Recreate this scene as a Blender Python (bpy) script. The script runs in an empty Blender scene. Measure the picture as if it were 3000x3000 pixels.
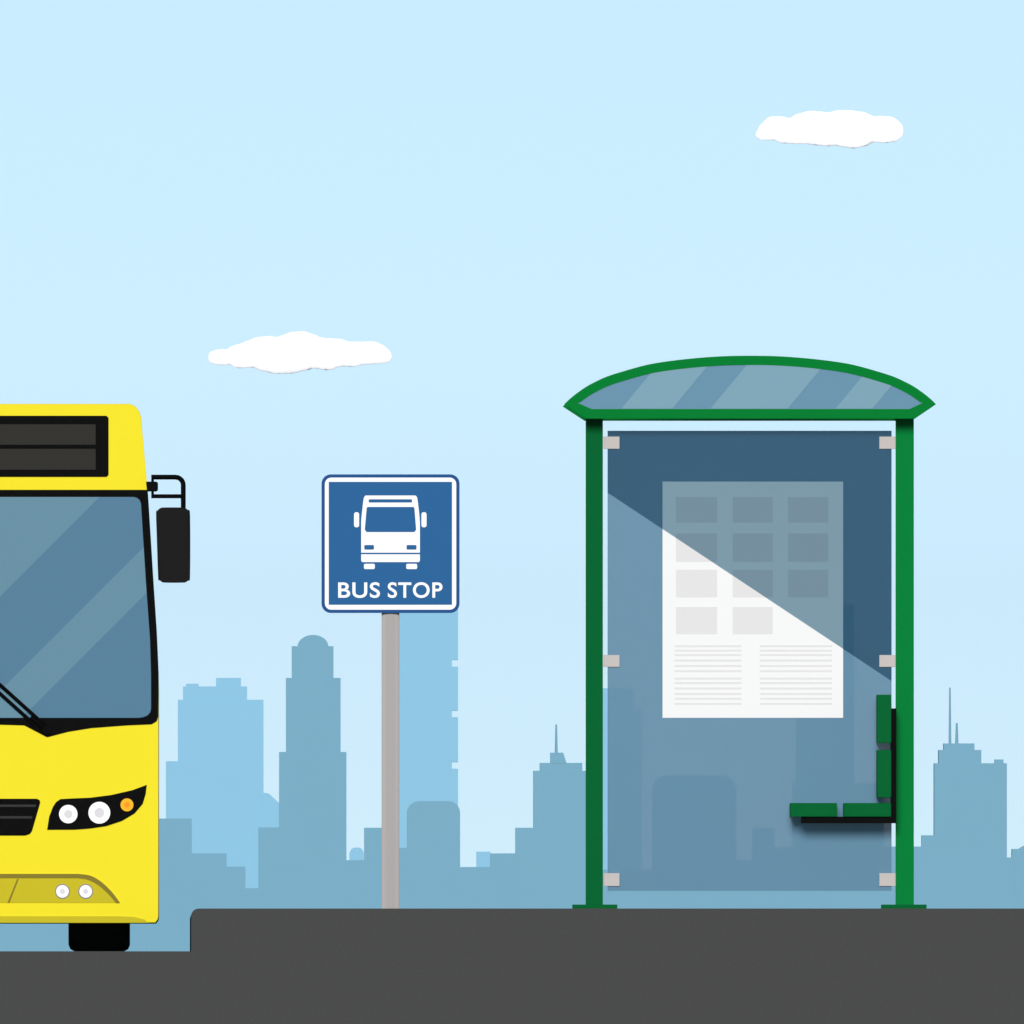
import bpy, bmesh, math, random
from math import radians, sin, cos, pi
from mathutils import Vector

random.seed(7)
sc = bpy.context.scene
COL = sc.collection

# ------------------------------------------------------------------ scale and viewpoint
S = 0.0018            # metres per drawing unit on the bus stop plane (y = 0)
D = 300.0             # the viewer stands 300 m up the street with a very long lens
VPX = 518
CX, CZ = (VPX - 1500) * S, (2662 - 2789) * S      # eye just under road level, in line with the bus side


def X(p): return (p - 1500) * S
def Z(p): return (2662 - p) * S
def P(px, py): return (X(px), Z(py))
def far(px, py, y):
    k = (y + D) / D
    return (CX + (px - VPX) * S * k, CZ + (2789 - py) * S * k)


# ------------------------------------------------------------------ light level of upright faces (for real-world albedos)
E = (1.14, 1.135, 1.155)


def lin(c):
    c = c / 255.0
    return c / 12.92 if c <= 0.04045 else ((c + 0.055) / 1.055) ** 2.4


def alb(c, e=None):
    e = e or E
    return tuple(min(0.9, max(0.0015, lin(v) - 0.007) / q) for v, q in zip(c, e)) + (1.0,)


# ------------------------------------------------------------------ materials
def material(name, base, rough=0.6, spec=0.2, noise=0.03, scale=6.0, metallic=0.0, bump=0.0, coat=0.0):
    m = bpy.data.materials.new(name)
    m.use_nodes = True
    nt = m.node_tree
    b = nt.nodes['Principled BSDF']
    b.inputs['Roughness'].default_value = rough
    b.inputs['Specular IOR Level'].default_value = spec
    b.inputs['Metallic'].default_value = metallic
    b.inputs['Coat Weight'].default_value = coat
    tc = nt.nodes.new('ShaderNodeTexCoord')
    nz = nt.nodes.new('ShaderNodeTexNoise')
    nz.inputs['Scale'].default_value = scale
    nz.inputs['Detail'].default_value = 6.0
    nt.links.new(tc.outputs['Object'], nz.inputs['Vector'])
    ramp = nt.nodes.new('ShaderNodeValToRGB')
    ramp.color_ramp.elements[0].position = 0.25
    ramp.color_ramp.elements[1].position = 0.75
    ramp.color_ramp.elements[0].color = tuple(v * (1 - noise) for v in base[:3]) + (1,)
    ramp.color_ramp.elements[1].color = tuple(min(0.98, v * (1 + noise)) for v in base[:3]) + (1,)
    nt.links.new(nz.outputs['Fac'], ramp.inputs['Fac'])
    nt.links.new(ramp.outputs['Color'], b.inputs['Base Color'])
    if bump:
        bp = nt.nodes.new('ShaderNodeBump')
        bp.inputs['Strength'].default_value = bump
        bp.inputs['Distance'].default_value = 0.004
        nt.links.new(nz.outputs['Fac'], bp.inputs['Height'])
        nt.links.new(bp.outputs['Normal'], b.inputs['Normal'])
    return m


def glass_material(name, base, clear, rough=0.12):
    """tinted safety glass: mostly coloured, a little of what is behind shows through"""
    m = material(name, base, rough=rough, spec=0.08, noise=0.012, scale=1.2)
    nt = m.node_tree
    out = nt.nodes['Material Output']
    mix = nt.nodes.new('ShaderNodeMixShader')
    tr = nt.nodes.new('ShaderNodeBsdfTransparent')
    mix.inputs[0].default_value = clear
    nt.links.new(nt.nodes['Principled BSDF'].outputs[0], mix.inputs[1])
    nt.links.new(tr.outputs[0], mix.inputs[2])
    nt.links.new(mix.outputs[0], out.inputs['Surface'])
    return m


def reflection_material(name, tint, gloss=0.0):  # see-through tint that stands in for a reflection on glass
    m = bpy.data.materials.new(name)
    m.use_nodes = True
    nt = m.node_tree
    nt.nodes.remove(nt.nodes['Principled BSDF'])
    tr = nt.nodes.new('ShaderNodeBsdfTransparent')
    nz = nt.nodes.new('ShaderNodeTexNoise')
    nz.inputs['Scale'].default_value = 1.5
    ramp = nt.nodes.new('ShaderNodeValToRGB')
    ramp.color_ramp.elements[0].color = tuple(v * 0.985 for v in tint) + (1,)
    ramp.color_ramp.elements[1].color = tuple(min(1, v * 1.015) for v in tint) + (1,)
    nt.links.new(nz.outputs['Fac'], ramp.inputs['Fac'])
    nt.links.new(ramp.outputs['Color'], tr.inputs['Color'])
    nt.links.new(tr.outputs[0], nt.nodes['Material Output'].inputs['Surface'])
    return m


M = {}
M['asphalt'] = material('dark_asphalt', alb((77, 77, 77)), rough=0.9, spec=0.03, noise=0.05, scale=60, bump=0.15)
M['soil'] = material('open_ground', (0.30, 0.29, 0.24, 1), rough=0.95, spec=0.05, noise=0.15, scale=0.05)  # unseen ground, toned pale to bounce light onto the clouds
M['yellow'] = material('yellow_paint', alb((246, 228, 36)), rough=0.45, spec=0.06, noise=0.012, scale=1.5)
M['ochre'] = material('ochre_plastic', alb((205, 190, 44)), rough=0.6, spec=0.04, noise=0.02)
M['brown'] = material('brown_rubber_seal', alb((140, 126, 52)), rough=0.7, spec=0.04)  # painted shadow above the bumper panel, and its joint lines
M['black'] = material('black_plastic', alb((14, 13, 15)), rough=0.55, spec=0.02)
M['charcoal'] = material('charcoal_plastic', alb((28, 27, 27)), rough=0.5, spec=0.04)
M['led'] = material('dark_grey_display', alb((53, 52, 49)), rough=0.5, spec=0.03)
M['slat'] = material('grey_grille_slat', alb((58, 58, 58)), rough=0.5, spec=0.03)
M['tyre'] = material('black_rubber', alb((8, 8, 8)), rough=0.85, spec=0.02, noise=0.1, scale=30)
M['steel'] = material('grey_steel', alb((186, 182, 181)), rough=0.55, spec=0.15, noise=0.0)
M['clamp'] = material('pale_metal', alb((198, 191, 188)), rough=0.5, spec=0.1, noise=0.02)
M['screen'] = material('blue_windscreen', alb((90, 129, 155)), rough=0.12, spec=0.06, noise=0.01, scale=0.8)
M['screen_band'] = material('pale_windscreen_film', alb((106, 144, 163)), rough=0.12, spec=0.06, noise=0.01, scale=0.8)  # pale colour of the reflection bands drawn on the windscreen
M['lamp'] = material('white_lamp', alb((252, 252, 252)), rough=0.3, spec=0.3, noise=0.0)
M['lamp_core'] = material('grey_lamp_core', alb((205, 202, 206)), rough=0.3, spec=0.3)
M['lamp_ring'] = material('grey_lamp_ring', alb((120, 112, 110)), rough=0.4, spec=0.3)
M['amber'] = material('amber_lamp', alb((252, 185, 36)), rough=0.4, spec=0.05)
M['amber_core'] = material('orange_lamp_core', alb((248, 150, 16)), rough=0.4, spec=0.05)
M['sign_blue'] = material('sign_blue', alb((40, 99, 153)), rough=0.5, spec=0.06, noise=0.012)
M['sign_edge'] = material('sign_edge_blue', alb((36, 82, 140)), rough=0.5, spec=0.06, noise=0.012)
M['sign_white'] = material('sign_white', alb((253, 253, 253)), rough=0.5, spec=0.2, noise=0.0)
M['green'] = material('green_paint', alb((0, 127, 55)), rough=0.6, spec=0.01, noise=0.02)
M['post_green'] = material('fresh_green_paint', alb((8, 129, 62)), rough=0.6, spec=0.01, noise=0.02)
M['dark_green'] = material('dark_green_paint', alb((0, 102, 54)), rough=0.6, spec=0.01, noise=0.03)  # bench and base plate paint; on the left post it imitates shading
M['paper'] = material('white_paper', alb((245, 245, 245)), rough=0.8, spec=0.1, noise=0.0)
M['print'] = material('pale_grey_print', alb((230, 228, 229)), rough=0.8, spec=0.1, noise=0.01)
M['pane'] = glass_material('blue_tinted_glass', alb((108, 149, 176)), 0.25)
M['roof_pane'] = glass_material('blue_roof_glass', alb((108, 148, 173)), 0.02)
M['roof_band'] = material('pale_roof_film', alb((126, 164, 181)), rough=0.15, spec=0.06, noise=0.01, scale=0.8)  # pale colour of the reflection bands drawn on the roof glass
M['vault'] = glass_material('pale_vault_glass', (0.5, 0.62, 0.68, 1), 0.9)
M['film'] = reflection_material('dark_window_film', (0.47, 0.585, 0.65))  # dark part of the shelter glass reflection, done as a tint
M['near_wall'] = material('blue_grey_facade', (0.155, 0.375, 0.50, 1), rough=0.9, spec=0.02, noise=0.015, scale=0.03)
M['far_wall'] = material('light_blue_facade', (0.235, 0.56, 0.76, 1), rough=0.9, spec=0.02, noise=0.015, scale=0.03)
M['cloud'] = material('white_cloud', (0.98, 0.98, 0.98, 1), rough=1.0, spec=0.0, noise=0.0, scale=0.02)


for q in ('cloud', 'steel'):
    M[q].node_tree.nodes['Principled BSDF'].inputs['Diffuse Roughness'].default_value = 1.0


# ------------------------------------------------------------------ builders
def link(name, bm, mat, parent=None, smooth=False, y=None):
    bmesh.ops.recalc_face_normals(bm, faces=bm.faces[:])
    me = bpy.data.meshes.new(name)
    bm.to_mesh(me)
    bm.free()
    for mm in (mat if isinstance(mat, (list, tuple)) else [mat]):
        me.materials.append(mm)
    if smooth:
        for p in me.polygons:
            p.use_smooth = True
        try:
            me.set_sharp_from_angle(angle=radians(40))
        except Exception:
            pass
    o = bpy.data.objects.new(name, me)
    COL.objects.link(o)
    if parent is not None:
        o.parent = parent
        o.matrix_parent_inverse = Vector_inv(parent)
    return o


def Vector_inv(parent):
    # meshes are modelled in world coordinates; keep them there under the parent
    w = parent.matrix_basis.copy()
    p = parent.parent
    acc = w
    while p is not None:
        acc = p.matrix_basis @ p.matrix_parent_inverse.inverted() @ acc if False else acc
        p = None
    return parent_world(parent).inverted()


def parent_world(o):
    if o.parent is None:
        return o.matrix_basis.copy()
    return parent_world(o.parent) @ o.matrix_parent_inverse @ o.matrix_basis


def tag(o, label=None, cat=None, group=None, kind=None):
    if label: o['label'] = label
    if cat: o['category'] = cat
    if group: o['group'] = group
    if kind: o['kind'] = kind
    return o


def empty(name, loc, label, cat, group=None):
    o = bpy.data.objects.new(name, None)
    o.empty_display_size = 0.2
    o.location = loc
    COL.objects.link(o)
    return tag(o, label, cat, group)


def prism(bm, pts, y0, y1, bevel=0.0, seg=2):
    """solid of the outline pts (x, z), front at y0, back at y1; bevel rounds the front rim"""
    f = [bm.verts.new((x, y0, z)) for x, z in pts]
    b = [bm.verts.new((x, y1, z)) for x, z in pts]
    front = bm.faces.new(f)
    bm.faces.new(b[::-1])
    n = len(pts)
    for i in range(n):
        j = (i + 1) % n
        bm.faces.new((f[i], b[i], b[j], f[j]))
    if bevel:
        bmesh.ops.bevel(bm, geom=list(front.edges), offset=bevel, segments=seg, affect='EDGES', profile=0.6)
    return bm


def box(bm, x0, x1, y0, y1, z0, z1, bevel=0.0):
    r = bmesh.ops.create_cube(bm, size=1.0)
    for v in r['verts']:
        v.co = Vector(((x0 + x1) / 2 + v.co.x * (x1 - x0), (y0 + y1) / 2 + v.co.y * (y1 - y0), (z0 + z1) / 2 + v.co.z * (z1 - z0)))
    if bevel:
        es = list({e for v in r['verts'] for e in v.link_edges})
        bmesh.ops.bevel(bm, geom=es, offset=bevel, segments=2, affect='EDGES', profile=0.6)
    return bm


def ring(bm, outer, inner, y0, y1):
    n = len(outer)
    vo0 = [bm.verts.new((x, y0, z)) for x, z in outer]
    vo1 = [bm.verts.new((x, y1, z)) for x, z in outer]
    vi0 = [bm.verts.new((x, y0, z)) for x, z in inner]
    vi1 = [bm.verts.new((x, y1, z)) for x, z in inner]
    for i in range(n):
        j = (i + 1) % n
        bm.faces.new((vo0[i], vo0[j], vi0[j], vi0[i]))
        bm.faces.new((vo1[j], vo1[i], vi1[i], vi1[j]))
        bm.faces.new((vo0[j], vo0[i], vo1[i], vo1[j]))
        bm.faces.new((vi0[i], vi0[j], vi1[j], vi1[i]))
    return bm


def rrect(x0, y0, x1, y1, r, n=6, corners=(1, 1, 1, 1)):
    """rounded rectangle in drawing units, corners: tl tr br bl"""
    pts = []
    for k, (cx, cy, a0) in enumerate(((x0 + r, y0 + r, 180), (x1 - r, y0 + r, 270), (x1 - r, y1 - r, 0), (x0 + r, y1 - r, 90))):
        if not corners[k]:
            pts.append(((x0, y0), (x1, y0), (x1, y1), (x0, y1))[k])
            continue
        for i in range(n + 1):
            a = radians(a0 + 90 * i / n)
            pts.append((cx + r * cos(a), cy + r * sin(a)))
    return [P(*p) for p in pts]


def circle(cx, cy, r, n=40):
    return [P(cx + r * cos(2 * pi * i / n), cy + r * sin(2 * pi * i / n)) for i in range(n)]


def smooth_path(pts, n=6, closed=False):
    out = []
    m = len(pts)
    for i in range(m - (0 if closed else 1)):
        p1, p2 = pts[i], pts[(i + 1) % m]
        p0 = pts[i - 1] if (i > 0 or closed) else p1
        p3 = pts[(i + 2) % m] if (i + 2 < m or closed) else p2
        for k in range(n):
            t = k / n
            out.append(tuple(0.5 * (2 * b + (c - a) * t + (2 * a - 5 * b + 4 * c - d) * t * t + (3 * b - a - 3 * c + d) * t ** 3)
                             for a, b, c, d in zip(p0, p1, p2, p3)))
    if not closed:
        out.append(pts[-1])
    return out


def tube(bm, pts, r, n=12):
    pts = [Vector(p) for p in pts]
    rings = []
    for i, p in enumerate(pts):
        t = (pts[min(i + 1, len(pts) - 1)] - pts[max(i - 1, 0)]).normalized()
        ref = Vector((0, 1, 0)) if abs(t.y) < 0.9 else Vector((1, 0, 0))
        u = t.cross(ref).normalized()
        v = t.cross(u).normalized()
        rings.append([bm.verts.new(p + r * (cos(2 * pi * k / n) * u + sin(2 * pi * k / n) * v)) for k in range(n)])
    for a, b in zip(rings[:-1], rings[1:]):
        for k in range(n):
            bm.faces.new((a[k], a[(k + 1) % n], b[(k + 1) % n], b[k]))
    bm.faces.new(rings[0][::-1])
    bm.faces.new(rings[-1])
    return bm


def plate(name, pts, y0, y1, mat, parent=None, bevel=0.0, smooth=False):
    return link(name, prism(bmesh.new(), pts, y0, y1, bevel), mat, parent, smooth)


def boxp(name, x0, y0, x1, y1, d0, d1, mat, parent=None, bevel=0.0):
    """box between drawing-unit corners (x0,y0)-(x1,y1) and depths d0..d1"""
    return link(name, box(bmesh.new(), X(x0), X(x1), d0, d1, Z(y1), Z(y0), bevel), mat, parent)


# ------------------------------------------------------------------ the setting
GZ = -2.0
bm = bmesh.new()
vs = [bm.verts.new((x, y, GZ)) for x, y in ((-60000, -1500), (60000, -1500), (60000, 90000), (-60000, 90000))]
bm.faces.new(vs)
tag(link('ground', bm, M['soil']), kind='structure')

# the street runs away from the viewer on an embankment; its end face is what the picture shows as the dark band
bm = bmesh.new()
prism(bm, [(-26, GZ - 0.3), (X(560), GZ - 0.3), (X(560), Z(2787)), (-26, Z(2787))], -0.8, 30.0)
tag(link('road', bm, M['asphalt']), kind='structure')
kerb = [P(560, 2684)] + [P(582 - 22 * cos(radians(a)), 2684 - 22 * sin(radians(a))) for a in (15, 30, 45, 60, 75)] + [P(582, 2662)]
bm = bmesh.new()
prism(bm, [(X(560), GZ - 0.3)] + kerb + [(26, 0.0), (26, GZ - 0.3)], -0.8, 30.0)
tag(link('pavement', bm, M['asphalt']), kind='structure')

# ------------------------------------------------------------------ skyline
NEAR_Y, FAR_Y = 18000.0, 27000.0
NEARG, FARG = 'blue grey towers of the nearer skyline', 'pale blue towers of the farther skyline'


def block(bm, px0, px1, ptop, y, depth, pbot=None):
    (x0, z1), (x1, _) = far(px0, ptop, y), far(px1, ptop, y)
    z0 = GZ - 0.5 if pbot is None else far(px0, pbot, y)[1]
    return box(bm, x0, x1, y, y + depth, z0, z1)


def outline(bm, pts, y, depth):
    q = [far(px, py, y) if py is not None else (far(px, 2700, y)[0], GZ - 0.5) for px, py in pts]
    return prism(bm, q, y, y + depth)


def tower(name, label, tiers, y, mat, group, cat='building', depth=16.0):
    """tiers: list of (part name, px0, px1, top); the first stands on the ground, the next ones on the one before"""
    x0 = far(tiers[0][1], 2600, y)[0]
    x1 = far(tiers[0][2], 2600, y)[0]
    root = empty(name, ((x0 + x1) / 2, y, GZ), label, cat, group)
    prev = None
    for i, (pn, a, b, top) in enumerate(tiers):
        ins = 0.3 * i
        link(pn, block(bmesh.new(), a, b, top, y + ins, depth - 2 * ins, prev), mat, root)
        prev = top
    return root


def simple(name, label, a, b, top, y, mat, group, cat='building', depth=11.0):
    o = link(name, block(bmesh.new(), a, b, top, y, depth), mat)
    return tag(o, label, cat, group)


def spire(root, px, top, bot, w, y, mat):
    (x, z1), (_, z0) = far(px, top, y), far(px, bot, y)
    r = w * S * (y + D) / D / 2
    bm = bmesh.new()
    bmesh.ops.create_cone(bm, cap_ends=True, segments=12, radius1=r, radius2=r * 0.55, depth=z1 - z0 + 0.4)
    bmesh.ops.translate(bm, verts=bm.verts, vec=(x, y + 8, (z0 + z1) / 2 - 0.2))
    return link('spire', bm, mat, root, smooth=True)


NW, FW = M['near_wall'], M['far_wall']
Y = NEAR_Y
simple('office_block', 'wide low skyline block whose base shows under the bus, left of the wheel', -260, 215, 2470, Y + 0.0246, NW, NEARG, depth=30)
simple('office_block', 'flat topped skyline block rising just right of the yellow bus flank', 330, 562, 2398, Y + 0.0375, NW, NEARG)
simple('office_block', 'low flat skyline block one step down from the block beside the bus', 560, 664, 2500, Y + 0.0195, NW, NEARG)
simple('office_block', 'narrow low skyline block ending at the narrow gap left of the domed tower', 660, 719, 2539, Y + 0.0126, NW, NEARG)
simple('office_block', 'lowest skyline block filling the narrow slot left of the domed tower', 715, 762, 2602, Y + 0.0015, NW, NEARG)
simple('office_block', 'skyline block standing against the left foot of the domed tower', 757, 822, 2424, Y + 0.0327, NW, NEARG)
dome_tower = tower('domed_tower', 'tallest blue grey skyline tower with three setbacks and a round dome', [
    ('base', 818, 1015, 2203), ('shaft', 838, 998, 1986), ('upper_storey', 855, 977, 1893)], Y + 0.135, NW, NEARG, 'tower', 18)
dome = [(917 - 45 * cos(radians(q)), 1894 - 34 * sin(radians(q))) for q in range(0, 181, 9)]
link('dome', outline(bmesh.new(), dome, Y + 0.75, 16), NW, dome_tower)
simple('office_block', 'lowest skyline strip between the domed tower and the sign pole', 1010, 1072, 2520, Y + 0.0159, NW, NEARG)
simple('office_block', 'small square skyline block just left of the grey sign pole', 1067, 1145, 2425, Y + 0.0327, NW, NEARG)
simple('office_block', 'skyline block half hidden behind the grey sign pole', 1140, 1196, 2484, Y + 0.0222, NW, NEARG)


def rounded(label, a, b, top, r, y):
    pts = [(a, None), (a, top + r)] + [(a + r - r * cos(radians(q)), top + r - r * sin(radians(q))) for q in (18, 36, 54, 72)]
    pts += [(a + r, top), (b - r, top)] + [(b - r + r * sin(radians(q)), top + r - r * cos(radians(q))) for q in (18, 36, 54, 72)]
    pts += [(b, top + r), (b, None)]
    return tag(link('round_topped_block', outline(bmesh.new(), pts, y, 12), NW), label, 'building', NEARG)


rounded('round cornered skyline block in front of the pale tower under the sign', 1193, 1348, 2347, 34, Y + 0.048)
simple('office_block', 'low skyline strip right of the round cornered block under the sign', 1340, 1440, 2540, Y + 0.0123, NW, NEARG)
simple('office_block', 'low flat skyline block left of the two step block before the single spire tower', 1437, 1516, 2500, Y + 0.0195, NW, NEARG)
simple('office_block', 'square skyline block against the left foot of the single spire tower', 1510, 1568, 2425, Y + 0.0327, NW, NEARG)
st = tower('spire_tower', 'skyline tower with one thin spire left of the shelter post', [
    ('base', 1563, 1735, 2258), ('upper_storey', 1582, 1706, 2235)], Y + 0.069, NW, NEARG, 'tower', 18)
bm = outline(bmesh.new(), [(1612, 2236), (1612, 2205), (1650, 2205), (1660, 2236)], Y + 0.09, 8)
link('roof_cabin', bm, NW, st)
spire(st, 1630, 2122, 2206, 9, Y + 0.24, NW)
simple('office_block', 'low skyline strip seen through the lower left of the shelter glass', 1730, 1915, 2548, Y + 0.0108, NW, NEARG)
rounded('round cornered skyline block seen through the shelter glass under the poster', 1912, 2157, 2272, 44, Y + 0.063)
simple('office_block', 'lowest skyline strip seen through the glass right of the round cornered block', 2150, 2210, 2520, Y + 0.0159, NW, NEARG)
simple('office_block', 'small skyline block seen through the glass left of the bench', 2205, 2268, 2425, Y + 0.0327, NW, NEARG)
simple('office_block', 'skyline block seen through the glass below the bench edge', 2262, 2328, 2482, Y + 0.0225, NW, NEARG)
tower('office_tower', 'skyline tower behind the poster and bench of the shelter glass', [
    ('base', 2323, 2590, 2295), ('shaft', 2334, 2502, 1772)], Y + 0.156, NW, NEARG, 'tower', 18)
simple('office_block', 'low skyline block crossing behind the right green post', 2585, 2704, 2480, Y + 0.0228, NW, NEARG)
simple('office_block', 'small skyline block between the right post and the twin spire tower', 2700, 2742, 2447, Y + 0.0288, NW, NEARG)
tw = tower('twin_spire_tower', 'skyline tower with two uneven spires right of the shelter', [
    ('base', 2737, 2950, 2236), ('upper_storey', 2750, 2875, 2197), ('top_storey', 2765, 2855, 2178)], Y + 0.075, NW, NEARG, 'tower', 18)
spire(tw, 2784, 2014, 2179, 8, Y + 0.18, NW)
spire(tw, 2804, 2118, 2179, 10, Y + 0.18, NW)
link('roof_cabin', block(bmesh.new(), 2914, 2940, 2225, Y + 3, 8, 2237), NW, tw)
simple('office_block', 'lowest skyline strip right of the twin spire tower', 2945, 2970, 2512, Y + 0.0174, NW, NEARG)
tag(link('office_block', outline(bmesh.new(), [(2965, None), (2965, 2487), (2985, 2487), (3000, 2478), (3190, 2478), (3190, None)], Y + 0.7, 16), NW),
    'skyline block cut by the right picture edge', 'building', NEARG)

Y = FAR_Y
k = S * (Y + D) / D
root = tower('stepped_block', 'pale skyline block with stepped roof between bus and domed tower', [
    ('base', 486, 772, 2230), ('shaft', 521, 772, 2050), ('upper_storey', 536, 724, 2011), ('roof_cabin', 633, 706, 1986)], Y + 2.5, FW, FARG, 'building', 24)
link('roof_parapet', block(bmesh.new(), 545, 582, 2003, Y + 3.2, 10, 2012), FW, root)
tag(link('sloped_roof_block', outline(bmesh.new(), [(768, None), (768, 2321), (788, 2325), (826, 2360), (826, None)], Y + 1, 20), FW),
    'pale skyline block with sloping roof touching the domed tower on its left', 'building', FARG)
tag(link('notched_tower', outline(bmesh.new(), [
    (1136, None), (1136, 1700), (1342, 1700), (1342, 1933), (1324, 1933), (1324, 1953), (1342, 1953), (1342, 2082), (1324, 2082), (1324, 2101),
    (1342, 2101), (1342, 2233), (1324, 2233), (1324, 2252), (1342, 2252), (1342, None)], Y + 4, 30), FW),
    'pale slab tower with notched right edge rising behind the bus stop sign', 'tower', FARG)
rd = [(1024, None), (1024, 2498), (1029, 2488), (1036, 2483), (1054, 2483), (1061, 2488), (1066, 2498), (1066, None)]
tag(link('small_block', outline(bmesh.new(), rd, Y + 0.5, 12), FW), 'tiny pale skyline block right of the foot of the domed tower', 'building', FARG)
tag(link('small_block', outline(bmesh.new(), [(1396, None), (1396, 2495), (1437, 2495), (1437, None)], Y + 0.5, 12), FW),
    'tiny pale skyline block right of the round cornered block under the sign', 'building', FARG)
tower('slab_block', 'pale skyline slab seen through the left edge of the shelter glass', [
    ('base', 1742, 1880, 2080), ('shaft', 1742, 1856, 2016)], Y + 3, FW, FARG, 'building', 20)


# ------------------------------------------------------------------ clouds
def cloud(label, ox, oy, sc_, top, bot, y):
    """billows strung along the cloud, their height following its upper and lower rim"""
    bm = bmesh.new()
    kk = S * (y + D) / D

    def at(prof, u):
        for (a, va), (b, vb) in zip(prof[:-1], prof[1:]):
            if a <= u <= b:
                t = (u - a) / (b - a)
                t = t * t * (3 - 2 * t)
                return va + (vb - va) * t
        return prof[-1][1]

    u, end = top[0][0], top[-1][0]
    rnd = random.Random(len(label))
    while u <= end:
        t, b_ = at(top, u), at(bot, u)
        ry = max(8.0, (b_ - t) / 2)
        rx = min(max(ry * 0.8, 50), max(18, u - top[0][0] + 18), max(18, end - u + 18))
        r = bmesh.ops.create_icosphere(bm, subdivisions=4, radius=1.0)
        (x, z) = far(ox + u / sc_, oy + (t + b_) / 2 / sc_, y)
        sx, sz = rx / sc_ * kk, ry / sc_ * kk
        dy = rnd.uniform(-0.12, 0.12) * sz
        for v in r['verts']:
            v.co = Vector((x + v.co.x * sx, y + dy + v.co.y * sz * 0.36, z + v.co.z * sz))
        u += 26
    o = link('cloud', bm, M['cloud'], smooth=True)
    rm = o.modifiers.new('union', 'REMESH')
    rm.mode = 'VOXEL'
    rm.voxel_size = 2.2 * kk
    rm.use_smooth_shade = True
    sm = o.modifiers.new('soften', 'SMOOTH')
    sm.iterations = 12
    return tag(o, label, 'cloud', 'small white clouds')


cloud('small white cloud high on the right above the shelter', 2150, 270, 3.513,
      [(240, 400), (285, 372), (330, 300), (400, 246), (470, 245), (560, 262), (610, 262), (690, 215), (790, 190), (880, 196), (950, 206), (1010, 200), (1090, 182), (1200, 184), (1300, 198), (1380, 228), (1420, 252), (1500, 242), (1600, 246), (1660, 285), (1700, 330), (1728, 400)],
      [(240, 470), (300, 498), (370, 498), (430, 498), (520, 530), (640, 535), (760, 535), (850, 548), (960, 558), (1050, 548), (1130, 566), (1230, 580), (1330, 560), (1400, 515), (1460, 518), (1550, 526), (1640, 512), (1700, 480), (1728, 440)], 62000)
cloud('long white cloud with a tapering left end, above the sign', 560, 930, 2.972,
      [(165, 325), (190, 288), (260, 272), (330, 275), (380, 240), (450, 222), (520, 195), (600, 166), (680, 160), (760, 172), (820, 150), (900, 122), (970, 118), (1040, 140), (1090, 168), (1180, 178), (1280, 182), (1360, 205), (1450, 208), (1580, 205), (1650, 232), (1700, 275), (1735, 330)],
      [(165, 375), (200, 412), (280, 418), (340, 412), (420, 445), (500, 440), (560, 436), (640, 470), (740, 492), (860, 490), (980, 465), (1040, 445), (1100, 448), (1190, 462), (1260, 435), (1330, 428), (1400, 432), (1500, 412), (1600, 408), (1690, 400), (1735, 370)], 60000)


# ------------------------------------------------------------------ bus stop sign
sign = empty('bus_stop_sign', (X(1144), 0.0, 0.0), 'square blue bus stop sign with white bus picture on a grey pole', 'sign')
bm = bmesh.new()
tube(bm, [(X(1144), 0.0, 0.0), (X(1144), 0.0, Z(1420))], 26 * S, 28)
link('pole', bm, M['steel'], sign, smooth=True)
board = plate('sign_board', rrect(942, 1390, 1346, 1796, 27), -0.072, -0.049, M['sign_edge'], sign, bevel=0.002)
plate('white_border', rrect(951.5, 1399.5, 1336.5, 1786.5, 19), -0.0745, -0.0715, M['sign_white'], board)
plate('blue_face', [P(963, 1412), P(1324, 1412), P(1324, 1772), P(963, 1772)], -0.0765, -0.074, M['sign_blue'], board)
f0, f1 = -0.079, -0.076
body = smooth_path([(1058, 1530), (1059, 1515), (1064, 1470), (1066, 1459)], 4)[:-1] + [(1067, 1456), (1071, 1452), (1217, 1452), (1221, 1456)]
body += [(1222, 1459), (1224, 1470), (1229, 1515), (1230, 1530), (1230, 1643), (1227, 1647), (1061, 1647), (1058, 1643)]
pict = empty  # (kept simple: pieces are parts of the board)
plate('bus_picture', [P(*p) for p in body], f0, f1, M['sign_white'], board)
g0, g1 = -0.0805, -0.0788
plate('bus_picture_display', rrect(1080, 1463, 1207, 1472.5, 3, 3), g0, g1, M['sign_blue'], board)
plate('bus_picture_window', [P(*p) for p in [(1077, 1485.5), (1211, 1485.5), (1214, 1489), (1219, 1552), (1214, 1559), (1074, 1559), (1068.5, 1552), (1074, 1489)]], g0, g1, M['sign_blue'], board)
for a, b in ((1067, 1095.5), (1191, 1220)):
    plate('bus_picture_headlight', rrect(a, 1597, b, 1610.5, 3, 3), g0, g1, M['sign_blue'], board)
plate('bus_picture_bumper_line', [P(1058, 1619.5), P(1230, 1619.5), P(1230, 1624), P(1058, 1624)], g0, g1, M['sign_blue'], board)
for a, b in ((1066, 1098), (1190, 1222)):
    plate('bus_picture_wheel', rrect(a, 1652, b, 1667.5, 4, 3), f0, f1, M['sign_white'], board)
for a, b in ((1037, 1052), (1234.5, 1249.5)):
    plate('bus_picture_mirror', rrect(a, 1501, b, 1545, 6, 4), f0, f1, M['sign_white'], board)


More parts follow.
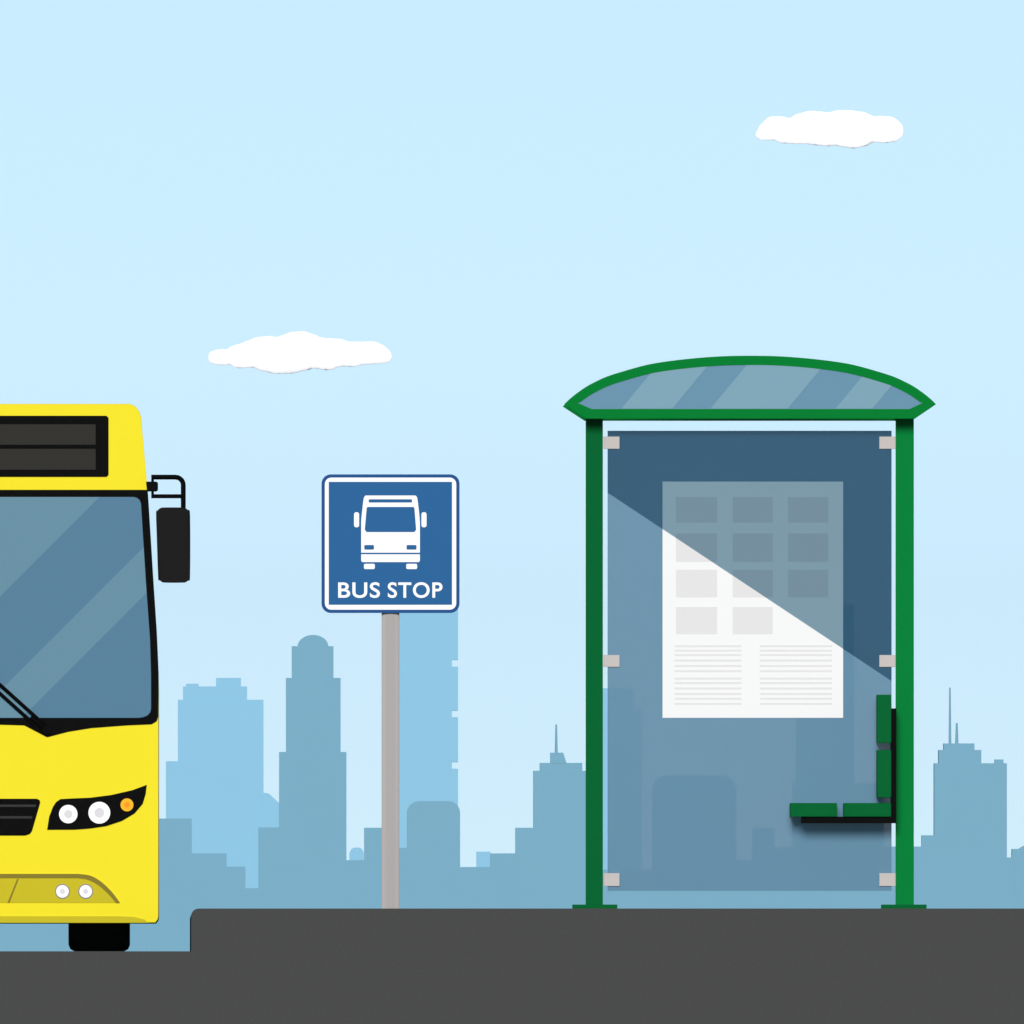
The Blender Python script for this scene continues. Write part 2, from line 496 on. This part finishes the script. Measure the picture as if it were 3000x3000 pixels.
def lettering(text, x0, x1, ytop, ybot, y, mat, parent, bold=0.02):
    cu = bpy.data.curves.new('lettering', 'FONT')
    cu.body = text
    cu.size = 1.0
    cu.offset = bold
    cu.extrude = 0.01
    cu.space_character = 1.08
    tmp = bpy.data.objects.new('lettering_source', cu)
    COL.objects.link(tmp)
    bpy.context.view_layer.update()
    me = bpy.data.meshes.new_from_object(tmp.evaluated_get(bpy.context.evaluated_depsgraph_get()))
    bpy.data.objects.remove(tmp)
    bpy.data.curves.remove(cu)
    xs = [v.co.x for v in me.vertices]; ys = [v.co.y for v in me.vertices]
    ax, bx, ay, by = min(xs), max(xs), min(ys), max(ys)
    for v in me.vertices:
        u, w, d = (v.co.x - ax) / (bx - ax), (v.co.y - ay) / (by - ay), v.co.z
        v.co = (X(x0 + (x1 - x0) * u), y - d * 0.12, Z(ybot + (ytop - ybot) * w))
    me.materials.clear()
    me.materials.append(mat)
    o = bpy.data.objects.new('lettering', me)
    COL.objects.link(o)
    o.parent = parent
    o.matrix_parent_inverse = parent_world(parent).inverted()
    return o


lettering('BUS', 990.5, 1113, 1706, 1752, -0.0775, M['sign_white'], board, 0.016)
lettering('STOP', 1136, 1296, 1706, 1752, -0.0775, M['sign_white'], board, 0.016)

# ------------------------------------------------------------------ bus shelter
sh = empty('bus_shelter', (X(2196), 0.0, 0.0), 'green framed bus shelter with arched glazed roof and blue tinted glass panel', 'bus shelter')
for px0, px1, b0, b1, mt in ((1716, 1766, 1677, 1808, M['dark_green']), (2624, 2677, 2582, 2714, M['post_green'])):  # left post's shading is put into its darker green
    p = link('post', box(bmesh.new(), X(px0), X(px1), -0.045, 0.045, Z(2652), Z(1216), 0.003), mt, sh)
    p['label'] = 'dark green left post' if px0 < 2000 else 'brighter green right post'
    link('base_plate', box(bmesh.new(), X(b0), X(b1), -0.11, 0.11, 0.0, Z(2650), 0.003), M['dark_green'], p)

half = [(0, 0), (69, 1), (130, 4.5), (190, 10), (252, 17.7), (304, 27), (361, 42.5), (417, 60), (454, 76.7), (482, 92), (513, 114), (532, 130), (544, 142)]
C0, T0 = 2196, 1044
arch = smooth_path([(C0 - a, T0 + b) for a, b in half[::-1]] + [(C0 + a, T0 + b) for a, b in half[1:]], 3)


def inset(path, d):
    out = []
    for i, (x, y) in enumerate(path):
        ax, ay = path[max(0, i - 1)]; bx, by = path[min(len(path) - 1, i + 1)]
        L = math.hypot(bx - ax, by - ay)
        nx, ny = -(by - ay) / L, (bx - ax) / L
        out.append((x + nx * d, y + ny * d))
    return out


arch_in = inset(arch, 27)
arch_in = [(min(max(x, 1689), 2703), min(y, 1181)) for x, y in arch_in]
arch_in[0], arch_in[-1] = (1689, 1181), (2703, 1181)
outer = [P(*p) for p in arch + [(2678, 1228), (1716, 1228)]]
inner = [P(*p) for p in arch_in + [(2662, 1200), (1732, 1200)]]
YF, YB = -0.32, 0.95
link('roof_frame', ring(bmesh.new(), outer, inner, YF, YF + 0.06), M['green'], sh)
link('roof_frame', ring(bmesh.new(), outer, inner, YB - 0.06, YB), M['green'], sh)
for a, b in ((1718, 1764), (2626, 2675)):
    boxp('roof_beam', a, 1203, b, 1225, YF + 0.058, YB - 0.058, M['green'], sh)
bm = bmesh.new()
mid_o, mid_i = inset(arch, 8), inset(arch, 14)
ro = [P(*p) for p in mid_o[2:-2]]; ri = [P(*p) for p in mid_i[2:-2]]
prism(bm, ro + ri[::-1], YF + 0.06, YB - 0.06)
link('vault_glass', bm, M['vault'], sh)
gz = plate('roof_glazing', [P(*p) for p in [(x, y) for x, y in arch_in] + [(2662, 1201), (1732, 1201)]], YF + 0.006, YF + 0.018, M['roof_pane'], sh)


def arch_y(x):
    for (xa, ya), (xb, yb) in zip(arch_in[:-1], arch_in[1:]):
        if xa <= x <= xb:
            return ya + (yb - ya) * (x - xa) / max(1e-6, xb - xa)
    return 1199


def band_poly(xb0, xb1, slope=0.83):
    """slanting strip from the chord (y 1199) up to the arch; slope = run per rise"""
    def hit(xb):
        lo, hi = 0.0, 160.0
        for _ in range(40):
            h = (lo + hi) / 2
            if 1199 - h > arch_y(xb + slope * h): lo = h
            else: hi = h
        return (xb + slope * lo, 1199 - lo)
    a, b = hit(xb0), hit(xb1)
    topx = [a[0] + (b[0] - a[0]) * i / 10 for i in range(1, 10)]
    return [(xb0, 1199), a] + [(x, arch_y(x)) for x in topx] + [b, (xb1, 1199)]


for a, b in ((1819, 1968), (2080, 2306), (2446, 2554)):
    plate('pale_stripe', [P(*p) for p in band_poly(a, b)], YF + 0.003, YF + 0.0058, M['roof_band'], gz)  # slanting reflections imitated by pale strips on the roof glass

pane = boxp('glass_panel', 1780, 1262, 2612, 2610, -0.006, 0.006, M['pane'], sh)
for px in ((1768, 1815), (2576, 2624)):
    for py in ((1279, 1315), (1919, 1954), (2558, 2596)):
        boxp('clamp', px[0], py[0], px[1], py[1], -0.022, 0.022, M['clamp'], sh, bevel=0.002)
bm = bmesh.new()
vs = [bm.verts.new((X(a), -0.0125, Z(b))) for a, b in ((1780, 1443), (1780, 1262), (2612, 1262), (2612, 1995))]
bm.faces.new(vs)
fl = link('tint_film', bm, M['film'], pane)  # tinted sheet imitating a diagonal reflection across the pane
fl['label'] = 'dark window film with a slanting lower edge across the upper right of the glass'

poster = empty('timetable_poster', (X(2205), -0.007, Z(2103)), 'white timetable poster with grey boxes on the shelter glass', 'poster')
plate('sheet', [P(1941, 1411), P(2470, 1411), P(2470, 2103), P(1941, 2103)], -0.0085, -0.0066, M['paper'], poster)
for r, (a, b) in enumerate(((1456, 1531), (1562, 1646), (1669, 1750), (1778, 1858))):
    for c, (u, v) in enumerate(((1980, 2101), (2146, 2264), (2308, 2427))):
        if r == 3 and c == 2:
            continue
        boxp('printed_box', u, a, v, b, -0.0098, -0.0084, M['print'], poster)
for u, v in ((1976, 2172), (2226, 2438)):
    bm = bmesh.new()
    for yy in (1893, 1906, 1919, 1935, 1951, 1966, 1988, 2001, 2017, 2033, 2047, 2062):
        box(bm, X(u), X(v), -0.0094, -0.0084, Z(yy + 3), Z(yy - 3))
    link('printed_text', bm, M['print'], poster)

# ------------------------------------------------------------------ bench in the shelter
bench = empty('bench', (X(2616), -0.28, Z(2411)), 'dark green slatted bench on a black bracket at the right shelter post', 'bench')
B0, B1 = -0.36, -0.03
for a, b in ((2313, 2450), (2470, 2608)):
    boxp('seat_slat', a, 2353, b, 2393, B0, B1, M['dark_green'], bench, bevel=0.003)
for a, b in ((2036, 2177), (2198, 2337)):
    boxp('back_slat', 2567, a, 2608.5, b, B0, B1, M['dark_green'], bench, bevel=0.003)
link('bracket', prism(bmesh.new(), [P(*p) for p in [(2608.5, 2076), (2624, 2076), (2624, 2412), (2346, 2412), (2346, 2393), (2608.5, 2393)]], -0.33, -0.0075), M['black'], bench)

# ------------------------------------------------------------------ bus
bus = empty('city_bus', (X(-245), 5.5, Z(2787)), 'yellow city bus seen from the front with black display and blue windscreen', 'bus')
AX = -245


def mir(pts): return [(2 * AX - x, y) for x, y in pts]


def full(right):
    """closed outline from its right half, listed top to bottom"""
    return right + mir(right)[::-1]


right = [(377, 1183), (389, 1186), (399, 1193), (407, 1204), (413, 1219), (433, 1437), (449, 1700), (459, 1850), (463, 1940), (464, 2000), (464, 2686), (462, 2694), (455, 2703)]
link('body', prism(bmesh.new(), [P(*p) for p in full(right)], 0.0, 11.2, 0.004, 2), M['yellow'], bus)
plate('skirt', [P(*p) for p in full([(340, 2684), (392, 2686), (424, 2694), (434, 2703.5)])], -0.004, 0.05, M['ochre'], bus)

disp = plate('destination_display', [P(*p) for p in full([(312, 1218), (318, 1224), (318, 1391), (312, 1397)])], -0.008, 0.03, M['black'], bus)
for a, b in ((1243, 1303), (1315, 1376)):
    plate('display_strip', [P(*p) for p in full([(280, a), (280, b)])], -0.010, -0.0078, M['led'], disp)

fr = [(432, 1435), (434, 1450), (449.5, 1700), (459.5, 1850), (463.5, 1940), (464, 2000), (463.5, 2100), (459, 2113), (444, 2122), (373, 2125), (267, 2133), (199, 2144), (138, 2160), (71, 2125), (0, 2123)]
wf = plate('windscreen_frame', [P(*p) for p in full(fr)], -0.007, 0.02, M['black'], bus)
gl = [(392, 1456), (402, 1459), (409, 1465), (413, 1475), (427, 1700), (439.5, 1874), (442.5, 1980), (442.5, 2075), (440, 2087), (432, 2096), (420, 2101), (405, 2103)]
glass = plate('windscreen', [P(*p) for p in full(gl)], -0.010, -0.0065, M['screen'], bus)


def clip(poly, a, b, c):
    """keep the side a*x + b*y <= c"""
    out = []
    for i, p in enumerate(poly):
        q = poly[(i + 1) % len(poly)]
        fp, fq = a * p[0] + b * p[1] - c, a * q[0] + b * q[1] - c
        if fp <= 0: out.append(p)
        if (fp < 0 < fq) or (fq < 0 < fp):
            t = fp / (fp - fq)
            out.append((p[0] + t * (q[0] - p[0]), p[1] + t * (q[1] - p[1])))
    return out


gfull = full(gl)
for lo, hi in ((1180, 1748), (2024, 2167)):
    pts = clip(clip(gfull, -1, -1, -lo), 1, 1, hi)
    plate('pale_stripe', [P(*p) for p in pts], -0.0118, -0.0098, M['screen_band'], glass)  # windscreen reflections imitated by pale diagonal strips

wp = None
bm = bmesh.new()
yw = -0.03
for a, b, w in (((-260, 1772), (132, 2125), 5.2), ((-262, 1796), (118, 2138), 5.2)):
    tube(bm, [(X(a[0]), yw, Z(a[1])), (X(b[0]), yw, Z(b[1]))], w * S, 10)
tube(bm, [(X(138), 0.0, Z(2138)), (X(138), -0.045, Z(2138))], 13 * S, 16)
tube(bm, [(X(90), -0.03, Z(2100)), (X(140), -0.03, Z(2142))], 9 * S, 12)
link('wiper', bm, M['black'], bus, smooth=True)

hl = [(430, 2299), (427, 2325), (418, 2355), (394, 2383), (357, 2405), (311, 2420), (264, 2427), (217, 2430.5), (138, 2431), (144, 2393), (155, 2364), (164, 2350), (177, 2341), (215, 2339), (264, 2337), (326, 2329), (388, 2316)]
for sgn in (1, -1):
    f = (lambda p: p) if sgn == 1 else mir
    h = plate('headlight', [P(*p) for p in f(hl)], -0.010, 0.02, M['charcoal'] if False else M['black'], bus, bevel=0.002)
    for cx, cy, r, rc, ma, mb in ((200, 2385, 27, 12, M['lamp'], M['lamp_core']), (291, 2381, 32, 14.5, M['lamp'], M['lamp_core']), (372, 2358, 19, 8, M['amber'], M['amber_core'])):
        cx2 = cx if sgn == 1 else 2 * AX - cx
        plate('lamp', circle(cx2, cy, r), -0.016, -0.0095, ma, h, bevel=0.002)
        plate('lamp_core', circle(cx2, cy, rc), -0.0175, -0.0155, mb, h)

gr = plate('grille', [P(*p) for p in full([(108, 2340), (116, 2344), (118, 2351), (94, 2434), (88, 2443), (74, 2448)])], -0.008, 0.02, M['black'], bus, bevel=0.002)
for y0, y1, xr in ((2357, 2364, 106), (2391, 2398, 95)):
    plate('slat', [P(*p) for p in full([(xr, y0), (xr - 2, y1)])], -0.0105, -0.0075, M['slat'], gr)

cv = [(227, 2560), (264, 2565), (295, 2582), (326, 2611), (352, 2645)]
cvs = smooth_path(cv, 5)
lw = plate('bumper_panel', [P(*p) for p in full(cvs)], -0.006, 0.02, M['ochre'], bus)
cin = [(227, 2573), (258, 2578), (287, 2593), (316, 2618), (340, 2646)]
cin = smooth_path(cin, 5)
right_rim = cvs + cin[::-1]
rim = full(cvs)
bm = bmesh.new()
o_ = cvs; i_ = cin
path_o = mir(o_)[::-1] + o_
path_i = mir(i_)[::-1] + i_
prism(bm, [P(*p) for p in path_o + path_i[::-1]], -0.0085, -0.0055)
link('seal', bm, M['brown'], lw)  # shadow along the top of the panel, put in as a brown strip
for f in ((lambda p: p), mir):
    plate('panel_joint', [P(*p) for p in f([(50, 2575), (55, 2575), (28, 2645), (22, 2645)])], -0.0075, -0.0055, M['brown'], lw)
    for cx in (183, 251):
        c2 = f([(cx, 2611.5)])[0][0]
        fg = plate('fog_lamp', circle(c2, 2611.5, 22), -0.009, -0.0055, M['lamp_ring'], bus)
        plate('lens', circle(c2, 2611.5, 18.5), -0.012, -0.0085, M['lamp'], fg, bevel=0.002)
        plate('lens_core', circle(c2, 2611.5, 7.5), -0.0135, -0.0115, M['lamp_core'], fg)

for f in ((lambda p: p), mir):
    q = lambda a, b, y=-0.03: (X(f([(a, b)])[0][0]), y, Z(b))
    arm = bmesh.new()
    up = [(443, 1398), (514, 1398)] + [(514 + 23 * sin(radians(t)), 1421 - 23 * cos(radians(t))) for t in (18, 36, 54, 72)] + [(537, 1421), (537, 1500)]
    tube(arm, [q(*p) for p in up], 7.2 * S, 12)
    tube(arm, [q(443, 1454), q(537, 1454)], 6.0 * S, 12)
    tube(arm, [q(447, 1396), q(447, 1456)], 4.0 * S, 12)
    mr = link('mirror_arm', arm, M['black'], bus, smooth=True)
    plate('mirror_mount', [P(*p) for p in f([(428, 1411), (458, 1411), (463, 1415), (463, 1436), (458, 1440), (431, 1440)])], -0.05, 0.03, M['black'], bus, bevel=0.003)
    hd = smooth_path([(463, 1494), (470, 1489), (480, 1487), (530, 1487), (543, 1489), (552, 1497), (557, 1512), (557, 1684), (553, 1698), (545, 1705), (534, 1707), (484, 1707), (473, 1704), (466, 1697), (463, 1684), (457.5, 1512), (458.5, 1502)], 4, closed=True)
    plate('mirror_housing', [P(*p) for p in f(hd)], -0.075, 0.03, M['charcoal'], bus, bevel=0.006)

# wheels tucked under the body, four of them
WR = 0.49


def wheel(cx, cyy):
    bm = bmesh.new()
    prof = [(-89, 0.60), (-89, 0.93), (-84, 0.975), (-72, 1.0), (72, 1.0), (84, 0.975), (89, 0.93), (89, 0.60)]
    n = 64
    rows = [[bm.verts.new((X(cx + dx), cyy + WR * r * cos(2 * pi * k / n), Z(2787) + WR + WR * r * sin(2 * pi * k / n))) for k in range(n)] for dx, r in prof]
    for a, b in zip(rows, rows[1:] + rows[:1]):
        for k in range(n):
            bm.faces.new((a[k], a[(k + 1) % n], b[(k + 1) % n], b[k]))
    w = link('wheel', bm, M['tyre'], bus, smooth=True)
    bm = bmesh.new()
    tube(bm, [(X(cx - 60), cyy, Z(2787) + WR), (X(cx + 60), cyy, Z(2787) + WR)], WR * 0.605, 40)
    link('rim', bm, M['steel'], w, smooth=True)


for yy in (1.6, 8.4):
    wheel(288, yy)
    wheel(2 * AX - 288, yy)
# side windows and a rear window, seen only from beside or behind the bus
for i in range(6):
    for sgn in (1, -1):
        y0, y1 = 1.0 + i * 1.65, 2.5 + i * 1.65
        bm = bmesh.new()
        vv = []
        for off in (1.2, -14):
            for px, py in ((439.5, 1560), (457.5, 1850)):
                xx = px + off if sgn == 1 else 2 * AX - px - off
                vv.append([bm.verts.new((X(xx), yy, Z(py))) for yy in (y0, y1)])
        a, b, c, d = vv
        for f in ((a[0], a[1], b[1], b[0]), (c[0], d[0], d[1], c[1]), (a[0], c[0], c[1], a[1]), (b[0], b[1], d[1], d[0]), (a[0], b[0], d[0], c[0]), (a[1], c[1], d[1], b[1])):
            bm.faces.new(f)
        link('side_window', bm, M['screen'], bus)

# ------------------------------------------------------------------ air
HAZE = 1.2e-5
if HAZE:
    bm = bmesh.new()
    box(bm, -2500, 2500, -D - 40, 30200, GZ - 1.0, 196)
    hz = tag(link('haze', bm, bpy.data.materials.new('haze_air')), kind='stuff')
    m = hz.data.materials[0]
    m.use_nodes = True
    nt = m.node_tree
    nt.nodes.remove(nt.nodes['Principled BSDF'])
    pv = nt.nodes.new('ShaderNodeVolumePrincipled')
    pv.inputs['Color'].default_value = (0.78, 0.90, 1.0, 1)
    pv.inputs['Density'].default_value = HAZE
    nt.links.new(pv.outputs[0], nt.nodes['Material Output'].inputs['Volume'])

# ------------------------------------------------------------------ daylight
EL, AZ = 12.0, -2.0        # soft sun behind the viewer, a little to the left
w = bpy.data.worlds.new('World')
sc.world = w
w.use_nodes = True
nt = w.node_tree
sky = nt.nodes.new('ShaderNodeTexSky')
sky.sky_type = 'NISHITA'
sky.sun_disc = False
sky.sun_elevation = radians(EL)
sky.sun_rotation = radians(180 - AZ)
sky.air_density = 0.30
sky.dust_density = 0.0
sky.ozone_density = 0.75
bg = nt.nodes['Background']
bg.inputs['Strength'].default_value = 0.1005
nt.links.new(sky.outputs[0], bg.inputs['Color'])

sl = bpy.data.lights.new('sun', 'SUN')
sl.energy = 3.48
sl.angle = radians(12)
sl.color = (1.0, 0.97, 0.93)
so = bpy.data.objects.new('sun', sl)
so.location = (20, -40, 40)
so.rotation_euler = (radians(90 - EL), 0, radians(AZ))
COL.objects.link(so)

# ------------------------------------------------------------------ camera
cam = bpy.data.cameras.new('camera')
co = bpy.data.objects.new('camera', cam)
COL.objects.link(co)
co.location = (CX, -D, CZ)
co.rotation_euler = (radians(90), 0, 0)
cam.sensor_width = 36.0
cam.sensor_fit = 'HORIZONTAL'
cam.lens = 36.0 * D / (3000 * S)
cam.shift_x = (1500 - VPX) / 3000
cam.shift_y = (2789 - 1500) / 3000
cam.clip_start = 1.0
cam.clip_end = 250000.0
sc.camera = co

sc.render.resolution_x = sc.render.resolution_y = 1024
sc.view_settings.view_transform = 'Standard'
sc.view_settings.look = 'None'
sc.view_settings.gamma = 1.0
sc.view_settings.use_curve_mapping = False
sc.view_settings.exposure = 0.0
sc.cycles.use_denoising = True
sc.cycles.volume_bounces = 2
sc.cycles.transparent_max_bounces = 16
sc.cycles.max_bounces = 8
